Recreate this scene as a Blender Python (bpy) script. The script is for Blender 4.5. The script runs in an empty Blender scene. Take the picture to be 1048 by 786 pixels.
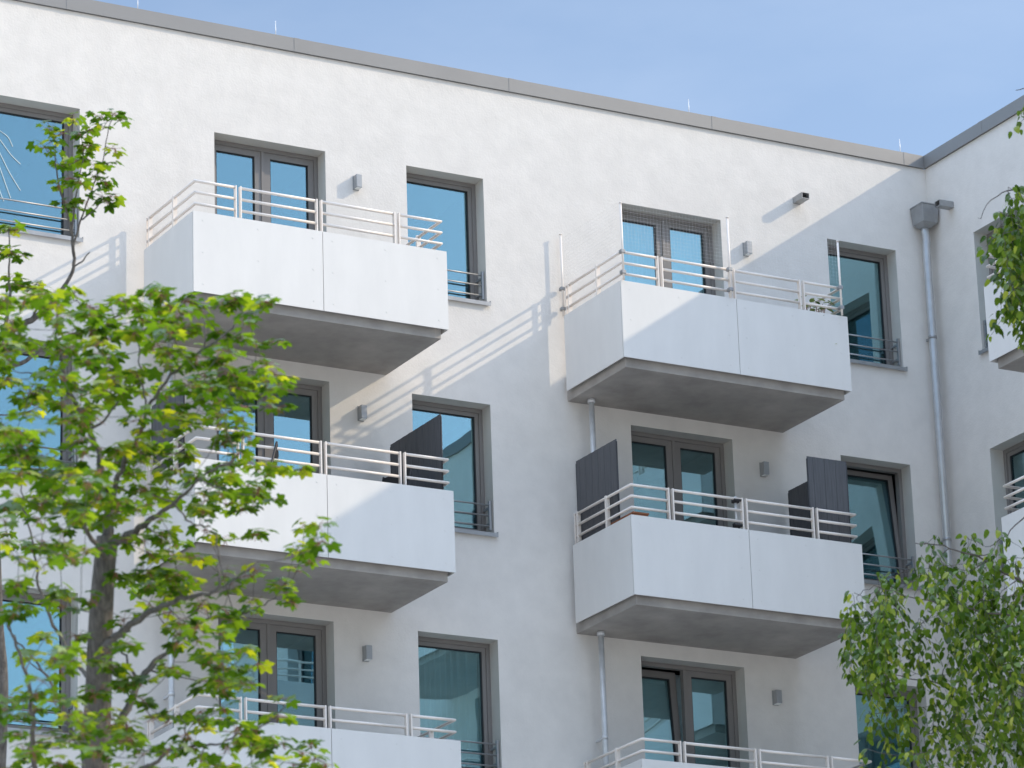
import bpy, bmesh, math, random
from mathutils import Vector, Matrix
R = math.radians
random.seed(7)
sc = bpy.context.scene
COL = sc.collection

# ------------------------------------------------------------------ camera model (fitted to the place)
CX, CY, CZ = -17.8753, -38.6919, -17.705
YAW, PITCH, ROLL, FPX = 0.5125, 0.328, -0.0339, 4003.5
fwd = Vector((math.sin(YAW)*math.cos(PITCH), math.cos(YAW)*math.cos(PITCH), math.sin(PITCH)))
rt0 = Vector((math.cos(YAW), -math.sin(YAW), 0)); up0 = rt0.cross(fwd)
CR = math.cos(ROLL)*rt0 + math.sin(ROLL)*up0
CU = -math.sin(ROLL)*rt0 + math.cos(ROLL)*up0
CAMP = Vector((CX, CY, CZ))
def at(px, py, d):
    return CAMP + (fwd + CR*((px-524)/FPX) - CU*((py-393)/FPX))*d

# ------------------------------------------------------------------ measures of the house (metres)
H = 2.9
GROUND = -19.6
XC = 10.181           # inner corner with the wing
ZR = 1.21             # underside of coping face
DW, WW = 1.45, 1.053  # door, window opening widths
ZS = -1.6065          # window sill
ZD = -2.32            # door threshold
D1, D2, W1, W2 = 0.0, 5.53, 2.535, 8.575
BD, BG = 1.466, 0.09  # balcony depth, gap to wall
PT, PB = -1.661, -2.621
SB, SD, SIN = -2.719, 1.391, 0.062
RT = -1.263
B1, B2, BW = -0.943, 4.595, 3.205
FLOORS = 4
WINGL = 21.0
REV = 0.2

# ------------------------------------------------------------------ materials
def new_mat(name):
    m = bpy.data.materials.new(name); m.use_nodes = True
    nt = m.node_tree; nt.nodes.clear()
    out = nt.nodes.new('ShaderNodeOutputMaterial')
    return m, nt, out
def N(nt, t, **kw):
    n = nt.nodes.new(t)
    for k, v in kw.items():
        if k in n.inputs: n.inputs[k].default_value = v
        else: setattr(n, k, v)
    return n
def mat(name, col, rough=0.6, metal=0.0, var=0.08, vscale=3.0, bump=0.0, bscale=60.0, bdist=0.003, spec=0.5, stretch=None, coarse=None):
    m, nt, out = new_mat(name)
    b = N(nt, 'ShaderNodeBsdfPrincipled', Roughness=rough, Metallic=metal)
    b.inputs['Specular IOR Level'].default_value = spec
    tc = N(nt, 'ShaderNodeTexCoord')
    mp = N(nt, 'ShaderNodeMapping')
    if stretch: mp.inputs['Scale'].default_value = stretch
    nt.links.new(tc.outputs['Object'], mp.inputs[0])
    n1 = N(nt, 'ShaderNodeTexNoise', Scale=vscale, Detail=5.0, Roughness=0.6)
    nt.links.new(mp.outputs[0], n1.inputs['Vector'])
    r = N(nt, 'ShaderNodeMapRange')
    r.inputs['From Min'].default_value = 0.3; r.inputs['From Max'].default_value = 0.7
    r.inputs['To Min'].default_value = 1-var; r.inputs['To Max'].default_value = 1+var
    nt.links.new(n1.outputs['Fac'], r.inputs['Value'])
    mx = N(nt, 'ShaderNodeVectorMath', operation='SCALE')
    mx.inputs[0].default_value = col[:3]
    nt.links.new(r.outputs[0], mx.inputs['Scale'])
    nt.links.new(mx.outputs[0], b.inputs['Base Color'])
    if bump:
        n2 = N(nt, 'ShaderNodeTexNoise', Scale=bscale, Detail=4.0, Roughness=0.65)
        nt.links.new(tc.outputs['Object'], n2.inputs['Vector'])
        h = n2.outputs['Fac']
        if coarse:
            n3 = N(nt, 'ShaderNodeTexNoise', Scale=coarse[0], Detail=3.0)
            nt.links.new(tc.outputs['Object'], n3.inputs['Vector'])
            ma = N(nt, 'ShaderNodeMath', operation='MULTIPLY_ADD')
            ma.inputs[1].default_value = coarse[1]
            nt.links.new(n3.outputs['Fac'], ma.inputs[0]); nt.links.new(h, ma.inputs[2]); h = ma.outputs[0]
        bp = N(nt, 'ShaderNodeBump', Strength=bump, Distance=bdist)
        nt.links.new(h, bp.inputs['Height']); nt.links.new(bp.outputs[0], b.inputs['Normal'])
    nt.links.new(b.outputs[0], out.inputs[0])
    return m
def glass(name, tint, refl, trans):
    m, nt, out = new_mat(name)
    g = N(nt, 'ShaderNodeBsdfGlossy', Roughness=0.0); g.inputs['Color'].default_value = (*tint, 1)
    t = N(nt, 'ShaderNodeBsdfTransparent'); t.inputs['Color'].default_value = (*trans, 1)
    lw = N(nt, 'ShaderNodeFresnel', IOR=1.5)
    ma = N(nt, 'ShaderNodeMath', operation='MULTIPLY_ADD'); ma.inputs[1].default_value = 1-refl; ma.inputs[2].default_value = refl
    nt.links.new(lw.outputs[0], ma.inputs[0])
    tc = N(nt, 'ShaderNodeTexCoord'); nz = N(nt, 'ShaderNodeTexNoise', Scale=1.4, Detail=1.0)
    nt.links.new(tc.outputs['Object'], nz.inputs['Vector'])
    bp = N(nt, 'ShaderNodeBump', Strength=0.12, Distance=0.01)
    nt.links.new(nz.outputs['Fac'], bp.inputs['Height']); nt.links.new(bp.outputs[0], g.inputs['Normal'])
    mx = N(nt, 'ShaderNodeMixShader')
    nt.links.new(ma.outputs[0], mx.inputs[0]); nt.links.new(t.outputs[0], mx.inputs[1]); nt.links.new(g.outputs[0], mx.inputs[2])
    nt.links.new(mx.outputs[0], out.inputs[0])
    return m
def leafmat(name, ca, cb, cc, trans=0.5, gloss=0.12):
    m, nt, out = new_mat(name)
    at_ = N(nt, 'ShaderNodeAttribute', attribute_name='tint')
    cr = N(nt, 'ShaderNodeValToRGB')
    e = cr.color_ramp.elements
    e[0].position = 0; e[0].color = (*ca, 1); e[1].position = 1; e[1].color = (*cc, 1)
    k = e.new(0.55); k.color = (*cb, 1)
    nt.links.new(at_.outputs['Fac'], cr.inputs[0])
    d = N(nt, 'ShaderNodeBsdfDiffuse'); t = N(nt, 'ShaderNodeBsdfTranslucent'); g = N(nt, 'ShaderNodeBsdfGlossy', Roughness=0.5)
    yl = N(nt, 'ShaderNodeMix', data_type='RGBA', blend_type='MULTIPLY'); yl.inputs[0].default_value = 1.0
    nt.links.new(cr.outputs[0], yl.inputs[6]); yl.inputs[7].default_value = (1.5, 1.35, 0.6, 1)
    nt.links.new(cr.outputs[0], d.inputs[0]); nt.links.new(yl.outputs[2], t.inputs[0])
    m1 = N(nt, 'ShaderNodeMixShader'); m1.inputs[0].default_value = trans
    nt.links.new(d.outputs[0], m1.inputs[1]); nt.links.new(t.outputs[0], m1.inputs[2])
    fr = N(nt, 'ShaderNodeFresnel', IOR=1.4)
    mm = N(nt, 'ShaderNodeMath', operation='MULTIPLY'); mm.inputs[1].default_value = gloss
    nt.links.new(fr.outputs[0], mm.inputs[0])
    m2 = N(nt, 'ShaderNodeMixShader')
    nt.links.new(mm.outputs[0], m2.inputs[0]); nt.links.new(m1.outputs[0], m2.inputs[1]); nt.links.new(g.outputs[0], m2.inputs[2])
    nt.links.new(m2.outputs[0], out.inputs[0])
    return m

M = {}
M['stucco'] = mat('white_stucco', (0.685, 0.655, 0.616), 0.9, var=0.05, vscale=3.2, bump=0.62, bscale=38, bdist=0.004, spec=0.2, coarse=(9.5, 1.4))
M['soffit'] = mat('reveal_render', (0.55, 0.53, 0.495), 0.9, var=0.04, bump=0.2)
M['panel'] = mat('white_fibre_cement', (0.70, 0.688, 0.665), 0.5, var=0.03, vscale=2.5, spec=0.35, stretch=(1.6, 1.6, .5))
M['concrete'] = mat('balcony_concrete', (0.37, 0.345, 0.32), 0.85, var=0.2, vscale=2.2, bump=0.25, bscale=30, bdist=0.003, spec=0.3)
M['frame'] = mat('taupe_window_frame', (0.20, 0.187, 0.178), 0.4, var=0.04)
M['gasket'] = mat('black_gasket', (0.015, 0.016, 0.018), 0.6, var=0.02)
M['rail'] = mat('white_railing_paint', (0.80, 0.73, 0.665), 0.35, var=0.02)
M['steel'] = mat('galvanised_steel', (0.62, 0.63, 0.64), 0.4, metal=0.25, var=0.08, vscale=9)
M['zinc'] = mat('zinc_sheet', (0.34, 0.345, 0.35), 0.42, metal=0.55, var=0.12, vscale=5)
M['coping'] = mat('coping_sheet', (0.235, 0.232, 0.228), 0.5, metal=0.2, var=0.05, vscale=1.0)
M['pipe'] = mat('downpipe_zinc', (0.52, 0.53, 0.54), 0.32, metal=0.5, var=0.08, vscale=6)
M['dark'] = mat('mouth_shade_black', (0.03, 0.03, 0.032), 0.8)
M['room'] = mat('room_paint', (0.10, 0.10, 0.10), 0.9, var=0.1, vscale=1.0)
M['glass'] = glass('coated_glass', (0.56, 0.86, 0.92), 0.31, (0.78, 0.9, 0.92))
M['screen'] = mat('slate_slat_screen', (0.092, 0.094, 0.102), 0.7, var=0.22, vscale=12, stretch=(9, 9, 0.3))
M['curtain'] = mat('pale_curtain', (0.85, 0.87, 0.86), 0.9, var=0.03)
M['blind'] = mat('banded_blind', (0.62, 0.68, 0.70), 0.8, var=0.04)
M['lamp'] = mat('lamp_housing', (0.33, 0.34, 0.35), 0.4, metal=0.3)
M['black'] = mat('black_plastic', (0.02, 0.02, 0.022), 0.5)
M['terracotta'] = mat('terracotta_box', (0.36, 0.14, 0.07), 0.8)
M['net'] = mat('net_thread', (0.75, 0.75, 0.75), 0.7)
M['decal'] = mat('white_strip', (0.5, 0.62, 0.66), 0.6)
M['roof'] = mat('roof_membrane', (0.22, 0.22, 0.22), 0.9)
M['bark'] = mat('maple_bark', (0.105, 0.097, 0.088), 0.95, var=0.45, vscale=14, bump=0.9, bscale=28, bdist=0.02, stretch=(3, 3, .6))
M['birchbark'] = mat('birch_bark', (0.09, 0.075, 0.065), 0.9, var=0.3, vscale=8)
M['leaf'] = leafmat('maple_leaf', (0.05, 0.12, 0.008), (0.145, 0.26, 0.018), (0.42, 0.46, 0.03), 0.60)
M['birchleaf'] = leafmat('birch_leaf', (0.042, 0.092, 0.012), (0.13, 0.215, 0.032), (0.38, 0.43, 0.09), 0.45, 0.06)
M['potleaf'] = leafmat('pot_plant_leaf', (0.07, 0.12, 0.05), (0.16, 0.22, 0.1), (0.5, 0.5, 0.35), 0.3)
M['stalk'] = mat('leaf_stalk', (0.24, 0.10, 0.05), 0.7)
M['bounce_ground'] = mat('pale_bounce_ground', (0.58, 0.52, 0.45), 0.95, var=0.15, vscale=0.6)  # unseen ground, pale tone invented to bounce fill light onto the facades
M['pave'] = mat('paving', (0.52, 0.48, 0.43), 0.9, var=0.12, vscale=1.5)

# ------------------------------------------------------------------ mesh helpers
class MB:
    def __init__(s): s.bm = bmesh.new(); s.t = None
    def face(s, pts, mi=0):
        f = s.bm.faces.new([s.bm.verts.new(p) for p in pts]); f.material_index = mi; return f
    def box(s, x0, x1, y0, y1, z0, z1, mi=0, mtx=None):
        v = [Vector((x, y, z)) for z in (z0, z1) for y in (y0, y1) for x in (x0, x1)]
        if mtx is not None: v = [mtx @ p for p in v]
        v = [s.bm.verts.new(p) for p in v]
        for q in ((0,2,3,1),(4,5,7,6),(0,1,5,4),(2,6,7,3),(0,4,6,2),(1,3,7,5)):
            f = s.bm.faces.new([v[i] for i in q]); f.material_index = mi
    def tube(s, pts, rad, n=8, cap=True, smooth=True, mi=0):
        pts = [Vector(p) for p in pts]
        if not isinstance(rad, (list, tuple)): rad = [rad]*len(pts)
        rings = []; prev = None
        for i, p in enumerate(pts):
            d = (pts[min(i+1, len(pts)-1)] - pts[max(i-1, 0)])
            if d.length < 1e-9: d = Vector((0,0,1))
            d.normalize()
            if prev is None:
                a = Vector((0,0,1)) if abs(d.z) < .9 else Vector((1,0,0))
            else: a = prev
            u = (a - d*a.dot(d))
            if u.length < 1e-6: u = d.orthogonal()
            u.normalize(); w = d.cross(u); prev = u
            # keep width through mitred bends
            m = None
            if 0 < i < len(pts)-1 and n > 3:
                d1 = (pts[i]-pts[i-1]).normalized(); d2 = (pts[i+1]-pts[i]).normalized(); ax = d1.cross(d2)
                if ax.length > .05:
                    d = (d1+d2).normalized(); m = d.cross(ax.normalized()); k = 1/max(d1.dot(d), .5)-1
                    u = (u - d*u.dot(d)).normalized(); w = d.cross(u)
            ring_ = []
            for j in range(n):
                o_ = (u*math.cos(2*math.pi*j/n) + w*math.sin(2*math.pi*j/n))*rad[i]
                if m is not None: o_ = o_ + m*(o_.dot(m)*k)
                ring_.append(s.bm.verts.new(p+o_))
            rings.append(ring_)
        for a, b in zip(rings, rings[1:]):
            for j in range(n):
                f = s.bm.faces.new((a[j], a[(j+1) % n], b[(j+1) % n], b[j])); f.smooth = smooth; f.material_index = mi
        if cap:
            for rg, rev in ((rings[0], True), (rings[-1], False)):
                try:
                    f = s.bm.faces.new(list(reversed(rg)) if rev else rg); f.material_index = mi
                except ValueError: pass
    def mesh(s, name, mats):
        me = bpy.data.meshes.new(name)
        bmesh.ops.recalc_face_normals(s.bm, faces=s.bm.faces) if getattr(s, 'recalc', True) else None
        s.bm.to_mesh(me); s.bm.free()
        for m in (mats if isinstance(mats, (list, tuple)) else [mats]): me.materials.append(m)
        return me
WM = {}
def link(name, me, parent=None, mw=None, bevel=0):
    o = bpy.data.objects.new(name, me); COL.objects.link(o)
    mw = mw or Matrix.Identity(4)
    if parent is not None:
        o.parent = parent; o.matrix_basis = WM[parent.name].inverted() @ mw
    else: o.matrix_basis = mw
    WM[o.name] = mw.copy()
    if bevel:
        b = o.modifiers.new('edge', 'BEVEL'); b.width = bevel; b.segments = 2; b.limit_method = 'ANGLE'
    return o
def tag(o, label, cat, group=None, kind=None):
    if label: o['label'] = label
    if cat: o['category'] = cat
    if group: o['group'] = group
    if kind: o['kind'] = kind
    return o
def T(x, y, z): return Matrix.Translation((x, y, z))
WROT = Matrix.Rotation(R(-90), 4, 'Z')
def wing(s, z): return T(XC, -s, z) @ WROT       # local frame on the wing's facade

def spline(pts, n=5):
    """Catmull-Rom through (vec, radius)"""
    P = [pts[0]] + list(pts) + [pts[-1]]; out = []
    for i in range(1, len(P)-2):
        for k in range(n):
            t = k/n; a, b_, c, d = P[i-1], P[i], P[i+1], P[i+2]
            v = .5*((2*b_[0]) + (c[0]-a[0])*t + (2*a[0]-5*b_[0]+4*c[0]-d[0])*t*t + (3*b_[0]-a[0]-3*c[0]+d[0])*t**3)
            out.append((v, b_[1]+(c[1]-b_[1])*t))
    out.append(pts[-1]); return out
# ------------------------------------------------------------------ ground
b = MB(); b.face([(-900,-900,GROUND),(900,-900,GROUND),(900,900,GROUND),(-900,900,GROUND)])
tag(link('ground', b.mesh('ground', M['bounce_ground'])), None, None, kind='structure')
b = MB(); b.box(-16, XC-1.9, -2.6, 0, GROUND-.1, GROUND+.05); b.box(XC-1.9, XC, -WINGL, 0, GROUND-.1, GROUND+.05)
tag(link('pavement', b.mesh('pavement', M['pave'])), None, None, kind='structure')

# ------------------------------------------------------------------ building
bld = bpy.data.objects.new('apartment_building', None); COL.objects.link(bld)
bmw = T(0, 0, GROUND); bld.matrix_basis = bmw; WM[bld.name] = bmw
tag(bld, 'white rendered L-shaped apartment block with projecting balconies under a grey coping', 'building')

opA = []   # (x0,x1,z0,z1)
LX0, LX1 = -3.55, -1.70
for k in range(FLOORS):
    z = -H*k
    for dx in (D1, D2): opA.append((dx, dx+DW, z+ZD, z))
    for wx in (W1, W2): opA.append((wx, wx+WW, z+ZS, z))
    opA.append((LX0, LX1, z+ZS, z))
opW = []
WWIN = (0.95, 7.75, 14.45); WDOOR = (3.87, 10.67, 17.37); WBAL = (3.045, 9.845, 16.545)
for k in range(FLOORS):
    z = -H*k
    for s in WWIN: opW.append((s, s+WW, z+ZS, z))
    for s in WDOOR: opW.append((s, s+DW, z+ZD, z))
def facade(b, x0, x1, z0, z1, ops, mtx):
    xs = sorted({x0, x1, *[v for o in ops for v in o[:2]]}); zs = sorted({z0, z1, *[v for o in ops for v in o[2:]]})
    vc = {}
    def V(x, y, z):
        k = (round(x, 4), round(y, 4), round(z, 4))
        if k not in vc: vc[k] = b.bm.verts.new(mtx @ Vector((x, y, z)))
        return vc[k]
    for i in range(len(xs)-1):
        for j in range(len(zs)-1):
            cx, cz = (xs[i]+xs[i+1])/2, (zs[j]+zs[j+1])/2
            if any(o[0] < cx < o[1] and o[2] < cz < o[3] for o in ops): continue
            b.bm.faces.new((V(xs[i],0,zs[j]), V(xs[i+1],0,zs[j]), V(xs[i+1],0,zs[j+1]), V(xs[i],0,zs[j+1])))
    for (a, c, e, f) in ops:
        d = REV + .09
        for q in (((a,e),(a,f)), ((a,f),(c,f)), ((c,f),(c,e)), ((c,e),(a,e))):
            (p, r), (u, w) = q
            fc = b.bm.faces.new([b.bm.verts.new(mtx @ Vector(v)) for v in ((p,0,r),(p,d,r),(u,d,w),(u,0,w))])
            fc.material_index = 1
I4 = Matrix.Identity(4)
b = MB(); b.recalc = False
facade(b, -16, XC, GROUND, ZR, opA, I4)
facade(b, 0, WINGL, GROUND, ZR, opW, T(XC, 0, 0) @ WROT)
for q in ([(-16,0,GROUND),(-16,0,ZR),(-16,12,ZR),(-16,12,GROUND)], [(-16,12,GROUND),(-16,12,ZR),(XC+12,12,ZR),(XC+12,12,GROUND)],
          [(XC+12,12,GROUND),(XC+12,12,ZR),(XC+12,-WINGL,ZR),(XC+12,-WINGL,GROUND)], [(XC+12,-WINGL,GROUND),(XC+12,-WINGL,ZR),(XC,-WINGL,ZR),(XC,-WINGL,GROUND)]):
    b.face(q)
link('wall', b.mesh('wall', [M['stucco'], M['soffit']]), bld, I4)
b = MB()
b.face([(-15.99,.02,ZR-.05),(XC+11.99,.02,ZR-.05),(XC+11.99,11.99,ZR-.05),(-15.99,11.99,ZR-.05)])
b.face([(XC+.02,-WINGL+.02,ZR-.05),(XC+11.99,-WINGL+.02,ZR-.05),(XC+11.99,.019,ZR-.05),(XC+.02,.019,ZR-.05)])
link('roof', b.mesh('roof', M['roof']), bld, I4)
# coping: sheet-metal cap with drip, joint straps
CT = 1.385
def coping_mesh(L, side, ext):
    b = MB()
    prof = [(-.032, ZR), (-.032, CT-.004), (-.026, CT), (.34, CT-.02), (.34, CT-.07), (-.02, CT-.05), (-.02, ZR)]
    prof = [(-.034, ZR+.0), (-.034, CT), (.36, CT-.015), (.36, ZR-.03), (.008, ZR-.03), (.008, ZR+.004), (-.028, ZR+.004), (-.028, ZR)]
    r0 = [b.bm.verts.new((0, y, z)) for y, z in prof]; r1 = [b.bm.verts.new((L, y, z)) for y, z in prof]
    n = len(prof)
    for i in range(n): b.bm.faces.new((r0[i], r0[(i+1) % n], r1[(i+1) % n], r1[i]))
    b.bm.faces.new(r0); b.bm.faces.new(list(reversed(r1)))
    x = ext
    while x < L:
        b.box(x-.035, x+.035, -.037, -.033, ZR-.001, CT+.002); x += 2.93
    return b.mesh('coping', M['coping'])
link('coping', coping_mesh(XC-.034+16, 0, 14.15-2.93*4), bld, T(-16, 0, 0))
link('coping', coping_mesh(WINGL, 1, 1.3), bld, T(XC, 0, 0) @ WROT)

# ------------------------------------------------------------------ windows and doors (built once, copied)
def ring(b, x0, x1, z0, z1, w, y0, y1, mi=0):
    b.box(x0, x1, y0, y1, z1-w, z1, mi); b.box(x0, x1, y0, y1, z0, z0+w, mi)
    b.box(x0, x0+w, y0, y1, z0+w, z1-w, mi); b.box(x1-w, x1, y0, y1, z0+w, z1-w, mi)
FY = REV
def sash_mesh(w, h, fw=.075):
    b = MB(); ring(b, 0, w, 0, h, fw, 0, .06)
    ring(b, fw-.001, w-fw+.001, fw-.001, h-fw+.001, .012, .012, .05, 1)
    return b.mesh('sash', [M['frame'], M['gasket']])
def pane_mesh(w, h, fw=.075):
    b = MB(); g = fw+.008; b.box(g, w-g, .028, .034, g, h-g); return b.mesh('pane', M['glass'])
FW = .05
def frame_mesh(w, h, mull):
    b = MB(); ring(b, .002, w-.002, .002, h-.002, FW, 0, .075)
    if mull: b.box(w/2-.02, w/2+.02, .004, .075, FW, h-FW)
    return b.mesh('frame', M['frame'])
def guard_mesh(w):
    b = MB()
    for z in (.362, .232, .102):
        b.tube([(.03, -.15, z), (w-.03, -.15, z)], .0105, 8)
    for x in (.012, w-.04):
        b.box(x, x+.028, -.165, -.135, .055, .41)
        for z in (.33, .135): b.box(x+.004, x+.024, -.135, .0, z-.012, z+.012)
    return b.mesh('guard_rail', M['zinc'])
def sill_mesh(w):
    b = MB(); b.box(-.03, w+.03, -REV-.04, .02, -.03, -.004); b.box(-.03, w+.03, -REV-.042, -REV-.038, -.05, -.002)
    for x in (-.032, w+.026): b.box(x, x+.006, -REV-.041, -REV-.002, -.028, .014)
    return b.mesh('sill', M['zinc'])
MESH = {}
def cached(k, fn, *a):
    if k not in MESH: MESH[k] = fn(*a)
    return MESH[k]
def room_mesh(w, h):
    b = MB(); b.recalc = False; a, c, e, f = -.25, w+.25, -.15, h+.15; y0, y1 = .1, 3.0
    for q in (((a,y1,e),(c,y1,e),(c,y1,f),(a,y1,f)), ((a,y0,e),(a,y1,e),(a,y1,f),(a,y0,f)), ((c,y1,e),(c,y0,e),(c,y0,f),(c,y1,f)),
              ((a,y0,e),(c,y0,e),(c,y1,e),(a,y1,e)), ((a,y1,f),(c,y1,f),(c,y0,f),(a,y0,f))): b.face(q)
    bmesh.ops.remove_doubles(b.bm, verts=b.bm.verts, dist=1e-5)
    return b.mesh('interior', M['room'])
def window(x, z, w, mtx=None, tilt=0, guard=True):
    """mtx: facade local frame origin; x,z = lower-left of opening"""
    base = (mtx or I4) @ T(x, FY, z); h = -ZS; k = round(w, 2)
    o = link('window', cached(('wf', k), frame_mesh, w, h, False), bld, base)
    sm = base @ T(FW-.012, .018, FW-.012)
    if tilt: sm = base @ T(FW-.012, .018, FW-.012) @ Matrix.Rotation(R(-tilt), 4, 'X')
    sw, sh = w-2*FW+.024, h-2*FW+.024
    link('sash', cached(('ws', k), sash_mesh, sw, sh, .062), o, sm)
    link('pane', cached(('wp', k), pane_mesh, sw, sh, .062), o, sm)
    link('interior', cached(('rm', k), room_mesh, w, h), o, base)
    link('sill', cached(('wsill', k), sill_mesh, w), o, base)
    link('guard_rail', cached(('wg', k), guard_mesh, w), o, base)
    return o
def door(x, z, mtx=None, tilt=0):
    base = (mtx or I4) @ T(x, FY, z+ZD); h = -ZD
    o = link('balcony_door', cached('df', frame_mesh, DW, h, True), bld, base)
    sw, sh = DW/2-FW-.004, h-2*FW+.024
    for i, sx in enumerate((FW-.012, DW/2+.016)):
        sm = base @ T(sx, .018, FW-.012)
        if tilt and i == 0: sm = sm @ Matrix.Rotation(R(-tilt), 4, 'X')
        link('sash', cached('ds', sash_mesh, sw, sh, .085), o, sm)
        link('pane', cached('dp', pane_mesh, sw, sh, .085), o, sm)
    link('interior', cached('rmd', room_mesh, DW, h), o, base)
    def hm():
        b = MB(); b.box(-.012, .012, -.05, -.03, -.06, .06); b.box(-.008, .008, -.03, 0, .03, .05); return b.mesh('handle', M['steel'])
    link('handle', cached('dh', hm), o, base @ T(DW/2+.058, .018, 1.05))
    return o
WIN = {}
for k in range(FLOORS):
    z = -H*k
    door(D1, z); door(D2, z, tilt=4.5 if k == 2 else 0)
    window(W1, z+ZS, WW); window(W2, z+ZS, WW, tilt=5.5 if k == 1 else 0)
    window(LX0, z+ZS, LX1-LX0)
    for s in WWIN: window(0, z+ZS, WW, wing(s, 0))
    for s in WDOOR: door(0, z, wing(s, 0))

# ------------------------------------------------------------------ balconies
def slab_mesh():
    b = MB(); b.box(SIN, BW-SIN, -SD, .02, SB, -2.40); 
    return b.mesh('balcony', M['concrete'])
def plate(b, x0, x1, z0, z1, y0, y1):
    b.box(x0, x1, y0, y1, z0, z1)
    nx = 3
    for i in range(nx):
        for j in range(3):
            x = x0+.12+(x1-x0-.24)*i/(nx-1); z = z0+.1+(z1-z0-.2)*j/2
            v = [b.bm.verts.new((x+.011*math.cos(a*math.pi/4), y0-.003, z+.011*math.sin(a*math.pi/4))) for a in range(8)]
            u = [b.bm.verts.new((x+.011*math.cos(a*math.pi/4), y0+.001, z+.011*math.sin(a*math.pi/4))) for a in range(8)]
            b.bm.faces.new(v)
            for q in range(8): b.bm.faces.new((v[q], v[(q+1) % 8], u[(q+1) % 8], u[q]))
SEAM = 1.61
def fp(x0, x1):
    b = MB(); plate(b, x0, x1, PB, PT, -BD, -BD+.012); return b.mesh('parapet_panel', M['panel'])
def sp(x):
    b = MB(); b.box(x, x+.012, -BD+.022, -BG-.005, PB, PT); return b.mesh('parapet_panel', M['panel'])
RZ = (RT-.017, RT-.154, RT-.291)
FPOST = (.575, SEAM-.02, 2.585)
SPOST = (-.15, -.86)
def rails(k, low):
    b = MB(); y = -BD+.05; xl, xr = .045, BW-.045; g = .034
    ends = [p for p in FPOST]
    r = .018
    for z in RZ[low:]:
        if k == 0:   # left side with corner and first front bay
            b.tube([(xl, SPOST[0]+.026, z), (xl, y, z), (FPOST[0]-g, y, z)], r)
        if k == 1: b.tube([(FPOST[0]+g, y, z), (FPOST[1]-g, y, z)], r)
        if k == 2: b.tube([(FPOST[1]+g, y, z), (FPOST[2]-g, y, z)], r)
        if k == 3:
            b.tube([(FPOST[2]+g, y, z), (xr, y, z), (xr, SPOST[0]+.026, z)], r)
    return b.mesh('railing', M['rail'])
def post(side, p, low):
    b = MB(); zb = -2.399; RTT = RZ[low]+.017
    for d in (-.030, .030):
        if side == 'f':
            y = -BD+.05; b.box(p+d-.008, p+d+.008, y-.025, y+.025, zb, RTT)
            if d > 0: b.box(p-.0225, p+.0225, y-.01, y+.03, PT-.06, PT-.03)
        else:
            x = .045 if side == 'l' else BW-.045
            if p == SPOST[1]:
                if d > 0: b.box(x-.0265, x+.0265, p-.015, p+.015, zb, RTT+.002)
                continue
            b.box(x-.025, x+.025, p+d-.008, p+d+.008, zb, RTT+.002)
            if d > 0: b.box(x-.01, x+.01, p-.0225, p+.0225, PT-.06, PT-.03)
    return b.mesh('railing_post', M['rail'])
BALC = {}
def balcony(mw, low=0):
    o = link('balcony', cached('slab', slab_mesh), bld, mw, bevel=.006)
    link('parapet_panel', cached('fp0', fp, 0, SEAM-.004), o, mw); link('parapet_panel', cached('fp1', fp, SEAM+.004, BW), o, mw)
    link('parapet_panel', cached('sp0', sp, 0), o, mw); link('parapet_panel', cached('sp1', sp, BW-.012), o, mw)
    for k in range(4): link('railing', cached(('rl', k, low), rails, k, low), o, mw)
    for p in FPOST: link('railing_post', cached(('pf', p, low), post, 'f', p, low), o, mw)
    for sd in 'lr':
        for p in SPOST: link('railing_post', cached(('ps', sd, p, low), post, sd, p, low), o, mw)
    return o
for k in range(FLOORS):
    balcony(T(B1, 0, -H*k), int(k > 1)); balcony(T(B2, 0, -H*k), int(k > 1))
    for s in WBAL: balcony(wing(s, -H*k), int(k > 1))

# ------------------------------------------------------------------ wall lamps
def lamp_parts():
    b = MB(); b.box(-.04, .04, -.012, 0, -.09, .09); bk = b.mesh('wall_plate', M['lamp'])
    b = MB(); b.box(-.038, .038, -.10, -.0125, -.082, .082); hd = b.mesh('housing', M['lamp'])
    b = MB(); b.box(-.03, .03, -.092, -.02, -.088, -.0825); df = b.mesh('diffuser', M['curtain'])
    return bk, hd, df
LP = lamp_parts()
lamp_labels = {
 (0,0): 'small grey wall lamp in sunlight beside the topmost left balcony door',
 (0,1): 'small grey wall lamp under the second left balcony, crossed by railing shadows',
 (0,2): 'small grey wall lamp in shade above the lowest left balcony',
 (1,0): 'small grey wall lamp at the shadow edge behind the netted balcony',
 (1,1): 'small grey wall lamp between the two dark privacy screens',
 (1,2): 'small grey wall lamp right of the tilted lowest right balcony door'}
for c, x in enumerate((1.85, 7.40)):
    for k in range(3):
        mw = T(x - (.07 if (c, k) == (1, 0) else 0), 0, -H*k-.345)
        r = link('wall_lamp', None, None, mw)
        link('wall_plate', LP[0], r, mw); link('housing', LP[1], r, mw, bevel=.005); link('diffuser', LP[2], r, mw)
        tag(r, lamp_labels[(c, k)], 'wall lamp', 'wall lamps beside the balcony doors')

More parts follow.
